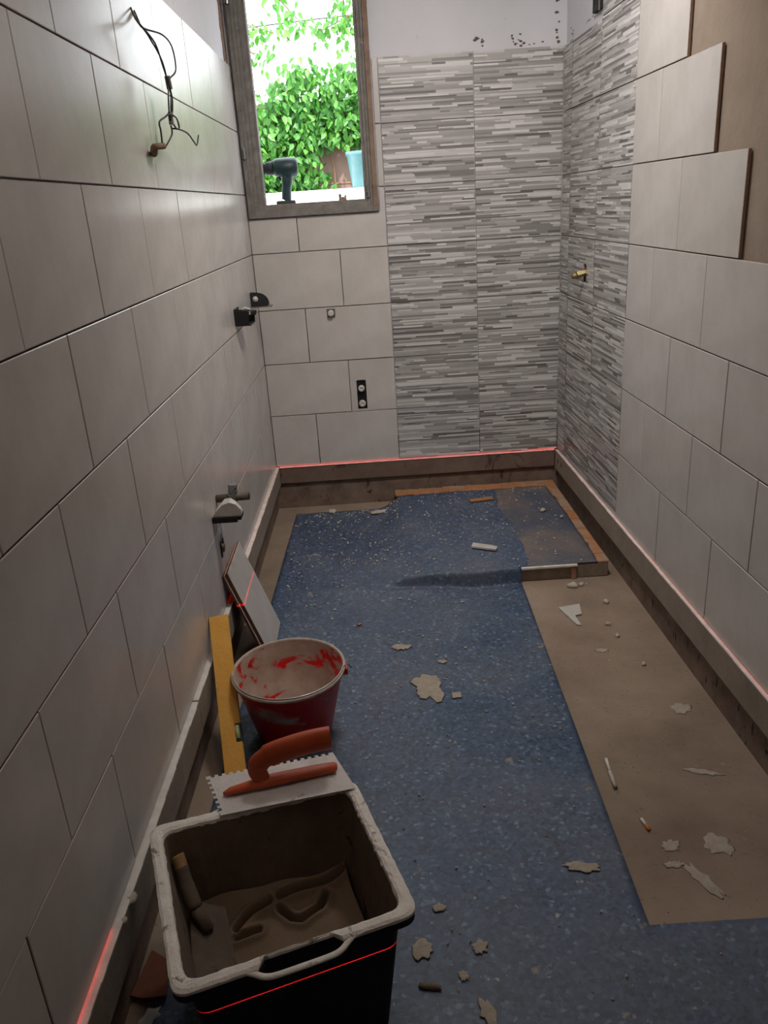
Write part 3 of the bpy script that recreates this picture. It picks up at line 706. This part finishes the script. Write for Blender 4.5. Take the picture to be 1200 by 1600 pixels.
# electric wires, left wall
ew = thing('hanging_cable', 'tangled dark electric wires hanging from the top of the left wall, taped at the end', 'cable', (0, 0, 0), rl)
def wp(y, z, o): return (o, y, z)
def wire(pts, r=.0022):
    bm = bmesh.new(); tube(bm, spline(pts, 5), r, 6); bm_obj('wire', bm, M['wire'], ew, True)
wire([wp(-1.52, 1.655, 0), wp(-1.55, 1.62, .02), wp(-1.60, 1.60, .045), wp(-1.50, 1.605, .06), wp(-1.43, 1.59, .065), wp(-1.42, 1.54, .065), wp(-1.46, 1.515, .055), wp(-1.46, 1.50, .05), wp(-1.45, 1.48, .05), wp(-1.47, 1.45, .05), wp(-1.46, 1.425, .045), wp(-1.48, 1.41, .045)])
wire([wp(-1.53, 1.66, 0), wp(-1.58, 1.625, .02), wp(-1.60, 1.60, .04), wp(-1.57, 1.585, .045), wp(-1.50, 1.55, .05), wp(-1.47, 1.50, .05), wp(-1.49, 1.46, .05), wp(-1.48, 1.42, .045), wp(-1.47, 1.41, .05)])
wire([wp(-1.50, 1.66, 0), wp(-1.53, 1.63, .015), wp(-1.63, 1.605, .04), wp(-1.55, 1.58, .05), wp(-1.50, 1.54, .05), wp(-1.46, 1.49, .052), wp(-1.455, 1.46, .052), wp(-1.47, 1.41, .046)])
wire([wp(-1.53, 1.420, .044), wp(-1.50, 1.430, .050), wp(-1.45, 1.425, .055), wp(-1.43, 1.405, .055), wp(-1.45, 1.40, .052), wp(-1.48, 1.42, .047)])
wire([wp(-1.53, 1.420, .044), wp(-1.58, 1.405, .04), wp(-1.57, 1.385, .038), wp(-1.55, 1.352, .032)])
wire([wp(-1.48, 1.405, .045), wp(-1.47, 1.385, .042), wp(-1.53, 1.350, .033)])
wire([wp(-1.46, 1.40, .045), wp(-1.42, 1.40, .055), wp(-1.35, 1.395, .06), wp(-1.30, 1.375, .065), wp(-1.27, 1.372, .065), wp(-1.23, 1.40, .065)])
bm = bmesh.new(); tube(bm, [(.050, -1.465, 1.52), (.050, -1.455, 1.492)], .0075, 8); bm_obj('tape_wrap', bm, M['tape'], ew)
bm = bmesh.new(); tube(bm, [(.046, -1.472, 1.437), (.046, -1.474, 1.408)], .0065, 8); bm_obj('tape_wrap', bm, M['tape'], ew)
bm = bmesh.new(); tube(bm, spline([(.033, -1.545, 1.354), (.022, -1.59, 1.349), (.008, -1.55, 1.338), (.001, -1.53, 1.345)], 4), [.008]*4+[.0095]*5+[.006]*4, 9); bm_obj('taped_end', bm, M['tapebrown'], ew, True)['label'] = 'brown taped bundle going into the wall'

# ------------------------------------------------------------------ leaning tiles
def leaning(dx, label, w0, w1, zt):
    # from floor line x=.095 to wall at z=zt
    bx, tx = .095+dx, lx(-1.33)+.004+dx*.9; bz, tz = FZ+.011, zt
    d = Vector((tx-bx, 0, tz-bz)); ln = d.length; d.normalize(); nrm = Vector((d.z, 0, -d.x))
    o = thing('loose_tile', label, 'tile', (bx, w0, bz), 0)
    mt = Matrix((nrm, (0, 1, 0), d)).transposed()
    me = tile_mesh([(0, 0), (w1-w0, 0), (w1-w0, ln), (0, ln)], .0095, .0012)
    me.transform(mt.to_4x4())
    q = link('tile_slab', me, o, [M['glaze'], M['redbody']]); return o
leaning(.0145, 'front one of two pale tiles leaning on the left wall behind the red bucket', -1.462, -1.205, .116)
leaning(.0015, 'rear one of two leaning pale tiles, against the left wall, mostly hidden', -1.467, -1.209, .109)

# ------------------------------------------------------------------ spirit level
A, B = Vector((.088, -2.13, FZ+.012)), Vector((.006, -1.70, .092))
d = (B-A).normalized(); side_ = Vector((1, .10, 0)); side_ = (side_-d*side_.dot(d)).normalized(); nrm = side_.cross(d).normalized()
if nrm.y > 0: nrm = -nrm
lv = thing('spirit_level', 'short yellow box spirit level leaning against the left wall in front of the red bucket', 'level', A)
mt = Matrix((side_, nrm, d)).transposed().to_4x4(); ln = (B-A).length
bm = bmesh.new(); box(bm, (-.026, -.0, 0), (.026, .003, ln), mt); box(bm, (-.026, -.022, 0), (.026, -.019, ln), mt); box(bm, (-.0275, -.022, 0), (-.0245, .003, ln), mt); box(bm, (.0245, -.022, 0), (.0275, .003, ln), mt)
bm_obj('level_body', bm, M['yellow'], lv, bev=.0012)
bm = bmesh.new(); box(bm, (-.024, -.018, ln-.004), (.024, -.001, ln+.001), mt); bm_obj('end_cap', bm, M['black'], lv)
zv = ln*.33
bm = bmesh.new(); box(bm, (.012, -.018, zv-.026), (.0288, .0045, zv+.026), mt); bm_obj('vial_holder', bm, M['drillb'], lv, bev=.002)
bm = bmesh.new(); tube(bm, [mt @ Vector((.018, .004, zv-.018)), mt @ Vector((.018, .004, zv+.018))], .006, 10); bm_obj('vial', bm, M['vial'], lv, True)

# ------------------------------------------------------------------ bucket
bk = thing('mortar_bucket', 'round red plastic bucket smeared with dried mortar', 'bucket', (.213, -1.840, VZ(.2, -1.84)), 0)
bk.rotation_euler = (math.radians(1.0), 0, 0); bk.location.z += .0022
bm = bmesh.new(); lathe(bm, [(0, 0), (.100, 0), (.106, .004), (.150, .188), (.156, .190), (.158, .204)], 48); bm_obj('bucket_shell', bm, M['bout'], bk, True)
bm = bmesh.new(); lathe(bm, [(.153, .2055), (.148, .188), (.106, .016), (.10, .012), (0, .012)], 48); bm_obj('inner_face', bm, M['bin'], bk, True)['label'] = 'inside coated with dried mortar'
bm = bmesh.new(); lathe(bm, [(.1585, .198), (.1605, .202), (.1600, .206), (.156, .208), (.152, .206), (.1515, .201)], 48); bm_obj('rim', bm, M['brim'], bk, True)['label'] = 'mortar-crusted pale rim'
bm = bmesh.new()
for s in (-1, 1): box(bm, (s*.158-.008, -.012, .176), (s*.158+.008, .012, .197))
bm_obj('handle_ear', bm, M['bout'], bk, bev=.002)
bm = bmesh.new(); q = [(.1545*math.cos(t), -.1545*math.sin(t), .2095) for t in [.12+(PI-.3)*i/24 for i in range(25)]]; tube(bm, [(.176, .004, .190), (.166, .0, .207)]+q, .0022, 6); bm_obj('wire_bail', bm, M['steel'], bk, True)

# ------------------------------------------------------------------ crate
cr = thing('mortar_crate', 'rectangular black plastic mortar tub with grey crusted rim in the foreground', 'tub', (0, 0, 0))
RIM = [Vector((.137, -2.906)), Vector((.519, -2.782)), Vector((.408, -2.444)), Vector((.011, -2.543))]   # FL FR BR BL
cen = sum(RIM, Vector((0, 0)))/4
def cring(inset, z, r=.03, wav=0, hole=0, seed=0):
    """rounded quad; returns list of points; 4 sides x 28 samples + arcs"""
    rn = random.Random(seed); Q = []
    for i in range(4):
        p, q, s = RIM[i-1], RIM[i], RIM[(i+1) % 4]
        d1 = (q-p).normalized(); d2 = (s-q).normalized(); n1 = Vector((-d1.y, d1.x)); n2 = Vector((-d2.y, d2.x))
        Q.append(q+(n1+n2)*inset/(1+n1.dot(n2)))
    out = []
    for i in range(4):
        p, q, s = Q[i], Q[(i+1) % 4], Q[(i+2) % 4]; d1 = (q-p).normalized(); d2 = (s-q).normalized(); nn = Vector((-d1.y, d1.x))
        a, b = p+d1*r, q-d1*r
        for k in range(28):
            t = k/27; pt = a.lerp(b, t)
            if hole and i in (0, 2) and .30 < t < .70: pt = pt+nn*hole*min(1, (.2-abs(t-.5))/.03)
            if wav: pt = pt+nn*rn.uniform(-wav, wav)
            out.append(Vector((pt.x, pt.y, z+(rn.uniform(-wav, wav)*.6 if wav else 0))))
        for k in range(1, 6):
            t = k/6; e = (q-d1*r)*(1-t)**2+q*2*t*(1-t)+(q+d2*r)*t*t; out.append(Vector((e.x, e.y, z)))
    return out
def loft(bm, rings, cap=False):
    vr = [[bm.verts.new(p) for p in r] for r in rings]; n = len(vr[0])
    for a, b in zip(vr, vr[1:]):
        for j in range(n): bm.faces.new((a[j], a[(j+1) % n], b[(j+1) % n], b[j]))
    if cap: bm.faces.new(vr[-1])
    return vr
RZ = .090; CB = VZ(.3, -2.7)+.001
bm = bmesh.new(); v = loft(bm, [cring(.0, RZ-.022, .03, 0, .016), cring(.020, RZ-.020, .028), cring(.048, CB, .025)], True); loft(bm, [cring(.0, RZ-.022, .03, 0, .016), cring(0, RZ-.003, .03, 0, .016)])
bm_obj('tub_wall', bm, M['crate'], cr)
bm = bmesh.new(); loft(bm, [cring(-.0006, RZ-.007, .03, .0004, .016), cring(-.0008, RZ-.001, .03, .0008, .016, 1), cring(.004, RZ+.002, .03, .0008, .014, 2), cring(.014, RZ+.002, .029, .0008, 0.003, 3), cring(.020, RZ-.001, .028, .0010, 0, 4), cring(.0225, RZ-.008, .028, .0012, 0, 5)])
bm_obj('rim', bm, M['rim'], cr)['label'] = 'pale grey mortar-crusted rim'
bm = bmesh.new(); loft(bm, [cring(.0222, RZ-.006, .028), cring(.036, -.06, .026, .0012, 0, 6), cring(.052, CB+.004, .024)], True); bm_obj('inner_coating', bm, M['inner'], cr)['label'] = 'brown mortar-coated inside'
for i in (0, 2):   # handle loops
    p, q = RIM[i], RIM[(i+1) % 4]; d1 = (q-p).normalized(); nn = Vector((d1.y, -d1.x)); ln = (q-p).length
    def hp(t, out, z): e = p+d1*(ln*t)+nn*out; return (e.x, e.y, z)
    path = [hp(.27, -.006, RZ-.003), hp(.31, .003, RZ-.006), hp(.345, .012, RZ-.008), hp(.39, .0155, RZ-.009), hp(.5, .016, RZ-.009), hp(.61, .0155, RZ-.009), hp(.655, .012, RZ-.008), hp(.69, .003, RZ-.006), hp(.73, -.006, RZ-.003)]
    bm = bmesh.new(); tube(bm, spline(path, 4), .0055, 8, (1, .7)); bm_obj('handle', bm, M['rim'], cr, True)
    bm = bmesh.new(); tube(bm, [(a_, b_, c_-.006) for a_, b_, c_ in spline(path, 4)], (.0046), 8, (.8, 1.3)); bm_obj('handle_underside', bm, M['crate'], cr, True)
# moulded ribs on the front face
bm = bmesh.new(); p, q = RIM[0], RIM[1]
d1 = (q-p).normalized(); nn = Vector((d1.y, -d1.x)); e0 = p+d1*.135-nn*.028
bm.free()

# mortar inside (heightfield with curved slits)
quad = cring(.044, -.13, .03)
def inside(u, v):
    a = RIM[0].lerp(RIM[1], u); b = RIM[3].lerp(RIM[2], u); p = a.lerp(b, v); return p
SLITS = [[(.169, -2.622), (.195, -2.590), (.227, -2.566)], [(.247, -2.558), (.299, -2.538), (.344, -2.519), (.370, -2.505)], [(.249, -2.582), (.275, -2.604), (.294, -2.607), (.328, -2.583), (.338, -2.550)], [(.171, -2.640), (.213, -2.630)]]
def slit(x, y):
    d = 9
    for pl in SLITS:
        for p, q in zip(pl, pl[1:]):
            ax, ay, bx, by = *p, *q; t = max(0, min(1, ((x-ax)*(bx-ax)+(y-ay)*(by-ay))/((bx-ax)**2+(by-ay)**2)))
            d = min(d, math.hypot(x-ax-t*(bx-ax), y-ay-t*(by-ay)))
    return d
V = []; F = []; NX, NY = 150, 120
for j in range(NY+1):
    for i in range(NX+1):
        u, v = .115+.77*i/NX, .115+.77*j/NY; p = inside(u, v)
        z = -.112+.006*math.sin(u*5)+.006*math.cos(v*6+u*3)+.003*math.sin(u*21+v*9)+.030*sst(.70, .98, v)+.02*sst(.8, .98, u)
        z += .012*math.exp(-((u-.58)/.035)**2)*sst(.62, .2, v)
        sld = slit(p.x, p.y); z -= .035*math.exp(-(sld/.0045)**2); z += .010*math.exp(-((sld-.011)/.007)**2)
        V.append((p.x, p.y, z))
for j in range(NY):
    for i in range(NX): q = j*(NX+1)+i; F.append([q, q+1, q+NX+2, q+NX+1])
o = link('mortar_mix', py(V, F, smooth=True, name='mortar_mix'), None, [M['mud']]); tag(o, 'wet brown mortar mix with curved slits inside the black tub', 'mortar', kind='stuff')

# tool standing in the tub
tl = thing('bucket_trowel', 'mortar-caked trowel with pale wooden handle lying inside the black tub', 'trowel', (0, 0, 0))
bm = bmesh.new(); tube(bm, spline([(.068, -2.577, .050), (.071, -2.581, .044), (.076, -2.590, .030)], 4), [.007]+[.0125]*8, 12); bm_obj('handle', bm, M['wood'], tl, True)
bm = bmesh.new(); tube(bm, spline([(.0755, -2.589, .032), (.088, -2.612, .002), (.102, -2.634, -.025)], 4), [.0128]*4+[.0145]*5, 12); bm_obj('handle_ferrule', bm, M['mudd'], tl, True)
bm = bmesh.new(); tube(bm, [(.100, -2.632, -.023), (.128, -2.66, -.055)], .012, 8); bm_obj('shank', bm, M['mudd'], tl, True)
bm = bmesh.new()
c = [Vector(x) for x in ((.083, -2.600, -.040), (.150, -2.600, -.062), (.200, -2.760, -.090), (.160, -2.800, -.090), (.116, -2.760, -.062))]
n_ = (c[1]-c[0]).cross(c[4]-c[0]).normalized()
f1 = [bm.verts.new(x) for x in c]; f2 = [bm.verts.new(x+n_*.010) for x in c]; bm.faces.new(f1); bm.faces.new(f2[::-1])
for i in range(5): bm.faces.new((f1[i], f1[(i+1) % 5], f2[(i+1) % 5], f2[i]))
bm_obj('blade', bm, M['mudd'], tl, bev=.003)['label'] = 'wide blade caked in mortar'

# ------------------------------------------------------------------ notched trowel on rim
tw = thing('notched_trowel', 'rectangular notched trowel with orange handle resting on the rim of the black tub', 'trowel', (.150, -2.531, RZ+.0055), math.atan2(.052, .263))
tw.rotation_euler = (math.radians(1.5), 0, math.atan2(.052, .263))
w_, h_ = .268, .120
poly = [(0, 0), (w_, 0), (w_, h_)]
x = w_-.010; nt_ = .0075
while x > .012:
    poly += [(x, h_), (x, h_-.006), (x-nt_, h_-.006), (x-nt_, h_)]; x -= 2*nt_
poly.append((0, h_)); y = h_-.010
while y > .012: poly += [(0, y), (.006, y), (.006, y-nt_), (0, y-nt_)]; y -= 2*nt_
# skew the plate like the photo: left end slightly shifted back
bm = bmesh.new(); sk = lambda p: (p[0]-.03*p[1]/h_*.9, p[1])
f = bm.faces.new([bm.verts.new((*sk(p), 0)) for p in poly]); ext = bmesh.ops.extrude_face_region(bm, geom=[f]); [setattr(v, 'co', v.co+Vector((0, 0, .0014))) for v in ext['geom'] if isinstance(v, bmesh.types.BMVert)]
bm_obj('blade', bm, M['blade'], tw)
bm = bmesh.new(); tube(bm, [(.008, .052, .007), (.022, .053, .010), (.08, .056, .013), (.10, .057, .0135), (.20, .060, .013), (.236, .061, .012), (.240, .061, .011)], [.004, .009, .013, .015, .0135, .012, .009], 14, (1, .75)); bm_obj('mounting_bar', bm, M['orange'], tw, True)
bm = bmesh.new(); tube(bm, spline([(.088, .057, .012), (.084, .057, .030), (.080, .057, .048), (.092, .058, .066), (.118, .059, .077), (.16, .060, .084), (.20, .061, .087), (.228, .061, .087), (.233, .061, .087)], 5), [.0125]*6+[.013]*6+[.0155]*6+[.0185]*22+[.014], 16, (.76, 1.42)); bm_obj('grip', bm, M['orange'], tw, True)

# ------------------------------------------------------------------ bits on the floor
def onfloor(x, y): 
    invin = (xl(y) < x < 1.425 and y < -2.575) or (xl(y) < x < xr(y) and y < -.1) or (y > -.984 and xr(y) <= x < 1.33)
    return VZ(x, y) if invin else FZ+.0004
def shard(name, pts, th, mat, label, cat, z=None, tilt=0):
    cx = sum(p[0] for p in pts)/len(pts); cy = sum(p[1] for p in pts)/len(pts)
    bm = bmesh.new(); f = bm.faces.new([bm.verts.new((p[0]-cx, p[1]-cy, 0)) for p in pts]); e = bmesh.ops.extrude_face_region(bm, geom=[f])
    for v in e['geom']:
        if isinstance(v, bmesh.types.BMVert): v.co.z += th
    o = bm_obj(name, bm, mat, None, bev=.0008); o.location = (cx, cy, (onfloor(cx, cy) if z is None else z)+.0004); o.rotation_euler = (0, tilt, 0); return tag(o, label, cat)
zt = VZ(.9, -.8)
shard('tile_shard', [(.862, -.792), (.955, -.838), (.968, -.815), (.950, -.795), (.875, -.755)], .008, M['glaze'], 'long white tile shard lying on the blue vinyl of the step', 'shard', zt+.0015)
shard('tile_shard', [(1.122, -1.222), (1.156, -1.352), (1.170, -1.358), (1.166, -1.288), (1.192, -1.280), (1.203, -1.205)], .006, M['glaze'], 'white triangular tile offcut on the bare concrete by the step', 'shard')
o = thing('marker_stick', 'thin pale stick lying on the bare concrete floor', 'stick', (1.047, -2.115, FZ+.006), math.atan2(-.115, -.010))
bm = bmesh.new(); tube(bm, [(-.055, 0, 0), (-.008, 0, 0)], .0045, 8); bm_obj('shaft', bm, M['white3'], o, True)
bm = bmesh.new(); tube(bm, [(-.006, 0, 0), (.050, .002, 0)], .0055, 8); bm_obj('cap', bm, M['chip'], o, True)
bm = bmesh.new(); tube(bm, [(.050, .002, 0), (.057, .002, 0)], .005, 8); bm_obj('tip', bm, M['tape'], o, True)
o = thing('cigarette_butt', 'cigarette butt with orange filter on the concrete floor', 'cigarette', (1.076, -2.300, FZ+.0045), math.radians(-80))
bm = bmesh.new(); tube(bm, [(-.020, 0, 0), (.0, 0, 0)], .0040, 8); bm_obj('paper', bm, M['white3'], o, True)
bm = bmesh.new(); tube(bm, [(.0, 0, 0), (.018, 0, 0)], .0042, 8); bm_obj('filter', bm, M['filt'], o, True)
shard('terracotta_sliver', [(.925, -.235), (1.035, -.215), (1.040, -.245), (.930, -.265)], .006, M['terr'], 'orange sliver of screed on the vinyl near the back wall', 'sliver', VZ(.98, -.24)+.0005)
shard('cardboard_scrap', [(-.028, -2.56), (.018, -2.59), (.026, -2.665), (-.02, -2.668), (-.045, -2.66)], .004, M['redbody'], 'brown scrap of tile wedged between left wall and black tub', 'scrap', FZ+.012)
tag(lump('torn_adhesive', .36, -.10, -.218, .055, .014, .012, M['chip'], rot=.25, seed=2), 'torn pale strip of adhesive below the back wall by the step edge', 'debris').location = (.50, -.165, VZ(.5, -.165)+.001)
tag(lump('mortar_crumb', .262, -.115, VZ(.262, -.115), .02, .013, .016, M['chip'], seed=6), 'pale mortar lump on the vinyl edge under the back wall', 'crumb')
tag(lump('mortar_crumb', -.0, -2.70, FZ+.0004, .018, .03, .008, M['chip'], rot=-.5, seed=8), 'grey torn crumb on the floor left of the black tub', 'crumb')
sp_ = [(.612, -1.672, .048, .075, 'large irregular mortar splash in the middle of the blue vinyl', 11, .3), (.541, -1.427, .036, .020, 'oval mortar splash on blue vinyl between red bucket and step', 12, 0),
       (.692, -1.728, .017, .019, 'small round mortar splash right of the large splash', 13, 0), (.895, -2.415, .042, .015, 'long flat mortar smear on the vinyl beside the concrete cut-out', 14, -.2),
       (.668, -1.535, .015, .010, 'small mortar dot behind the large splash', 15, 0), (.586, -1.70, .014, .017, 'small pale blob touching the large splash on its left', 16, 0),
       (.640, -2.600, .016, .016, 'round pale mortar dot to the right of the black tub', 17, 0), (.525, -2.595, .022, .026, 'mortar dot close to the right side of the black tub', 18, 0),
       (.566, -2.50, .016, .012, 'faint mortar dot on vinyl behind the dots beside the tub', 19, 0), (.636, -2.74, .014, .03, 'elongated mortar drip on vinyl at the bottom edge of the photo', 20, .3),
       (1.216, -2.371, .034, .033, 'round white mortar splash on the bare concrete', 21, 0), (1.146, -2.465, .016, .055, 'long thin mortar smear on concrete near its front edge', 22, .45),
       (1.325, -1.858, .03, .028, 'pale mortar splash on concrete close to the right wall', 23, 0), (1.10, -2.42, .022, .010, 'short white mortar smear on concrete left of the long smear', 24, 0),
       (1.112, -2.365, .024, .016, 'small grey mortar splash on concrete behind the short smear', 25, .2), (1.285, -2.13, .045, .010, 'thin pale scratch of mortar on concrete toward the right wall', 26, -.35),
       (1.195, -1.52, .022, .012, 'small light mortar spot on concrete behind the thin stick', 27, 0), (.60, -2.66, .012, .012, 'smallest mortar dot near the bottom right corner of the tub', 28, 0)]
for x, y, rx, ry, lab, sd_, ro in sp_:
    tag(lump('mortar_splash', x, y, onfloor(x, y)+.0002, rx, ry, .0022, M['splot'], ro, sd_, 22), lab, 'splash')
tag(lump('terracotta_crumb', .398, -1.253, VZ(.398, -1.253), .012, .007, .006, M['terr'], .6, 31), 'tiny orange crumb on the vinyl near the leaning tiles', 'crumb')
for i, (x, y, s, lab) in enumerate(((1.215, -1.06, .02, 'larger rubble chip at the foot of the step'), (1.25, -1.05, .013, 'smaller rubble chip at the right foot of the step'), (1.30, -1.20, .014, 'rubble chip on concrete by the right wall below the step'), (1.262, -1.36, .011, 'rubble chip near the triangular tile offcut'), (1.30, -1.62, .011, 'white pebble on concrete near the right wall'), (1.27, -1.44, .012, 'pale pebble between right wall and triangular offcut'), (1.235, -.43, .014, 'mortar pebble on the dusty corner of the step'), (1.30, -.52, .011, 'small mortar pebble by the orange edge of the step'))):
    z = onfloor(x, y)
    tag(lump('mortar_pebble', x, y, z+.0003, s, s*.8, s*.9, M['chip'], i, 40+i, 9), lab, 'pebble')
tag(lump('splinter', .507, -2.68, VZ(.52, -2.70), .022, .008, .008, M['inner'], -.2, 60), 'dark splinter on the vinyl just right of the black tub', 'splinter').location = (.535, -2.68, VZ(.53, -2.68))
# fine crumbs: uncountable
rnd = random.Random(11); V = []; F = []
def crumb(x, y, z, s):
    i = len(V); a = rnd.uniform(0, 6)
    for k in range(4): V.append((x+s*math.cos(a+k*PI/2)*rnd.uniform(.6, 1.3), y+s*math.sin(a+k*PI/2)*rnd.uniform(.6, 1.3), z))
    V.append((x, y, z+s*.9)); F.extend([[i, i+1, i+4], [i+1, i+2, i+4], [i+2, i+3, i+4], [i+3, i, i+4]])
n = 0
while n < 900:
    x, y = rnd.uniform(.08, 1.3), -.12-2.8*rnd.random()**1.6
    w = 1 if (y > -1.1 and x < .6) else (.45 if y > -1.9 else .3)
    if x > xr(y) and y < -1: w = .12
    if math.hypot(x-.213, y+1.84) < .18 or (y < -2.38 and x < .56) or (x < .2 and y < -1.1): continue
    if rnd.random() < w: crumb(x, y, onfloor(x, y)+.0002, rnd.choice([.0022, .003, .004, .0055])*(1 if y > -1.6 else .8)); n += 1
o = link('mortar_crumbs', py(V, F, name='mortar_crumbs'), None, [M['chip']]); tag(o, 'fine white mortar crumbs scattered over the floor', 'crumbs', kind='stuff')
# gouges at the foot of the right wall
bm = bmesh.new(); rnd = random.Random(4)
for k in range(16):
    y = -1.25-.075*k+rnd.uniform(-.02, .02)
    if k in (2, 9): continue
    z = -.165+rnd.uniform(-.025, .02); h = rnd.uniform(.008, .026); w = rnd.uniform(.004, .008)
    c = bm.verts.new((WS-.0012, y, z)); rg = [bm.verts.new((WS-.0003, y+w*rnd.uniform(.6, 1.3)*math.cos(q*PI/4), z+h*rnd.uniform(.6, 1.2)*math.sin(q*PI/4))) for q in range(8)]
    for q in range(8): bm.faces.new((c, rg[q], rg[(q+1) % 8]))
o = bm_obj('adhesive_gouge', bm, M['black'], WR); o['kind'] = 'stuff'

for o in list(COL.objects):
    k = o.name.split('.')[0]
    gname = dict(mortar_splash='mortar splashes on the floor', mortar_pebble='mortar pebbles on the floor', mortar_crumb='stuck mortar crumbs', loose_tile='two leaning tiles', support_strip='strips under the lowest tile course', conduit_box='black conduit boxes on the left wall', tile_shard='tile offcuts on the floor').get(k)
    if gname and not o.parent: o['group'] = gname

for o in list(COL.objects):   # sub-parts
    for c, p in (('vial', 'vial_holder'), ('plug_face', 'plug'), ('vent_slots', 'motor_housing'), ('trigger', 'handle'), ('pipe_mouth', 'pipe')):
        if o.name.split('.')[0] == c and o.parent:
            q = [x for x in o.parent.children if x.name.split('.')[0] == p]
            if q: o.parent = q[0]
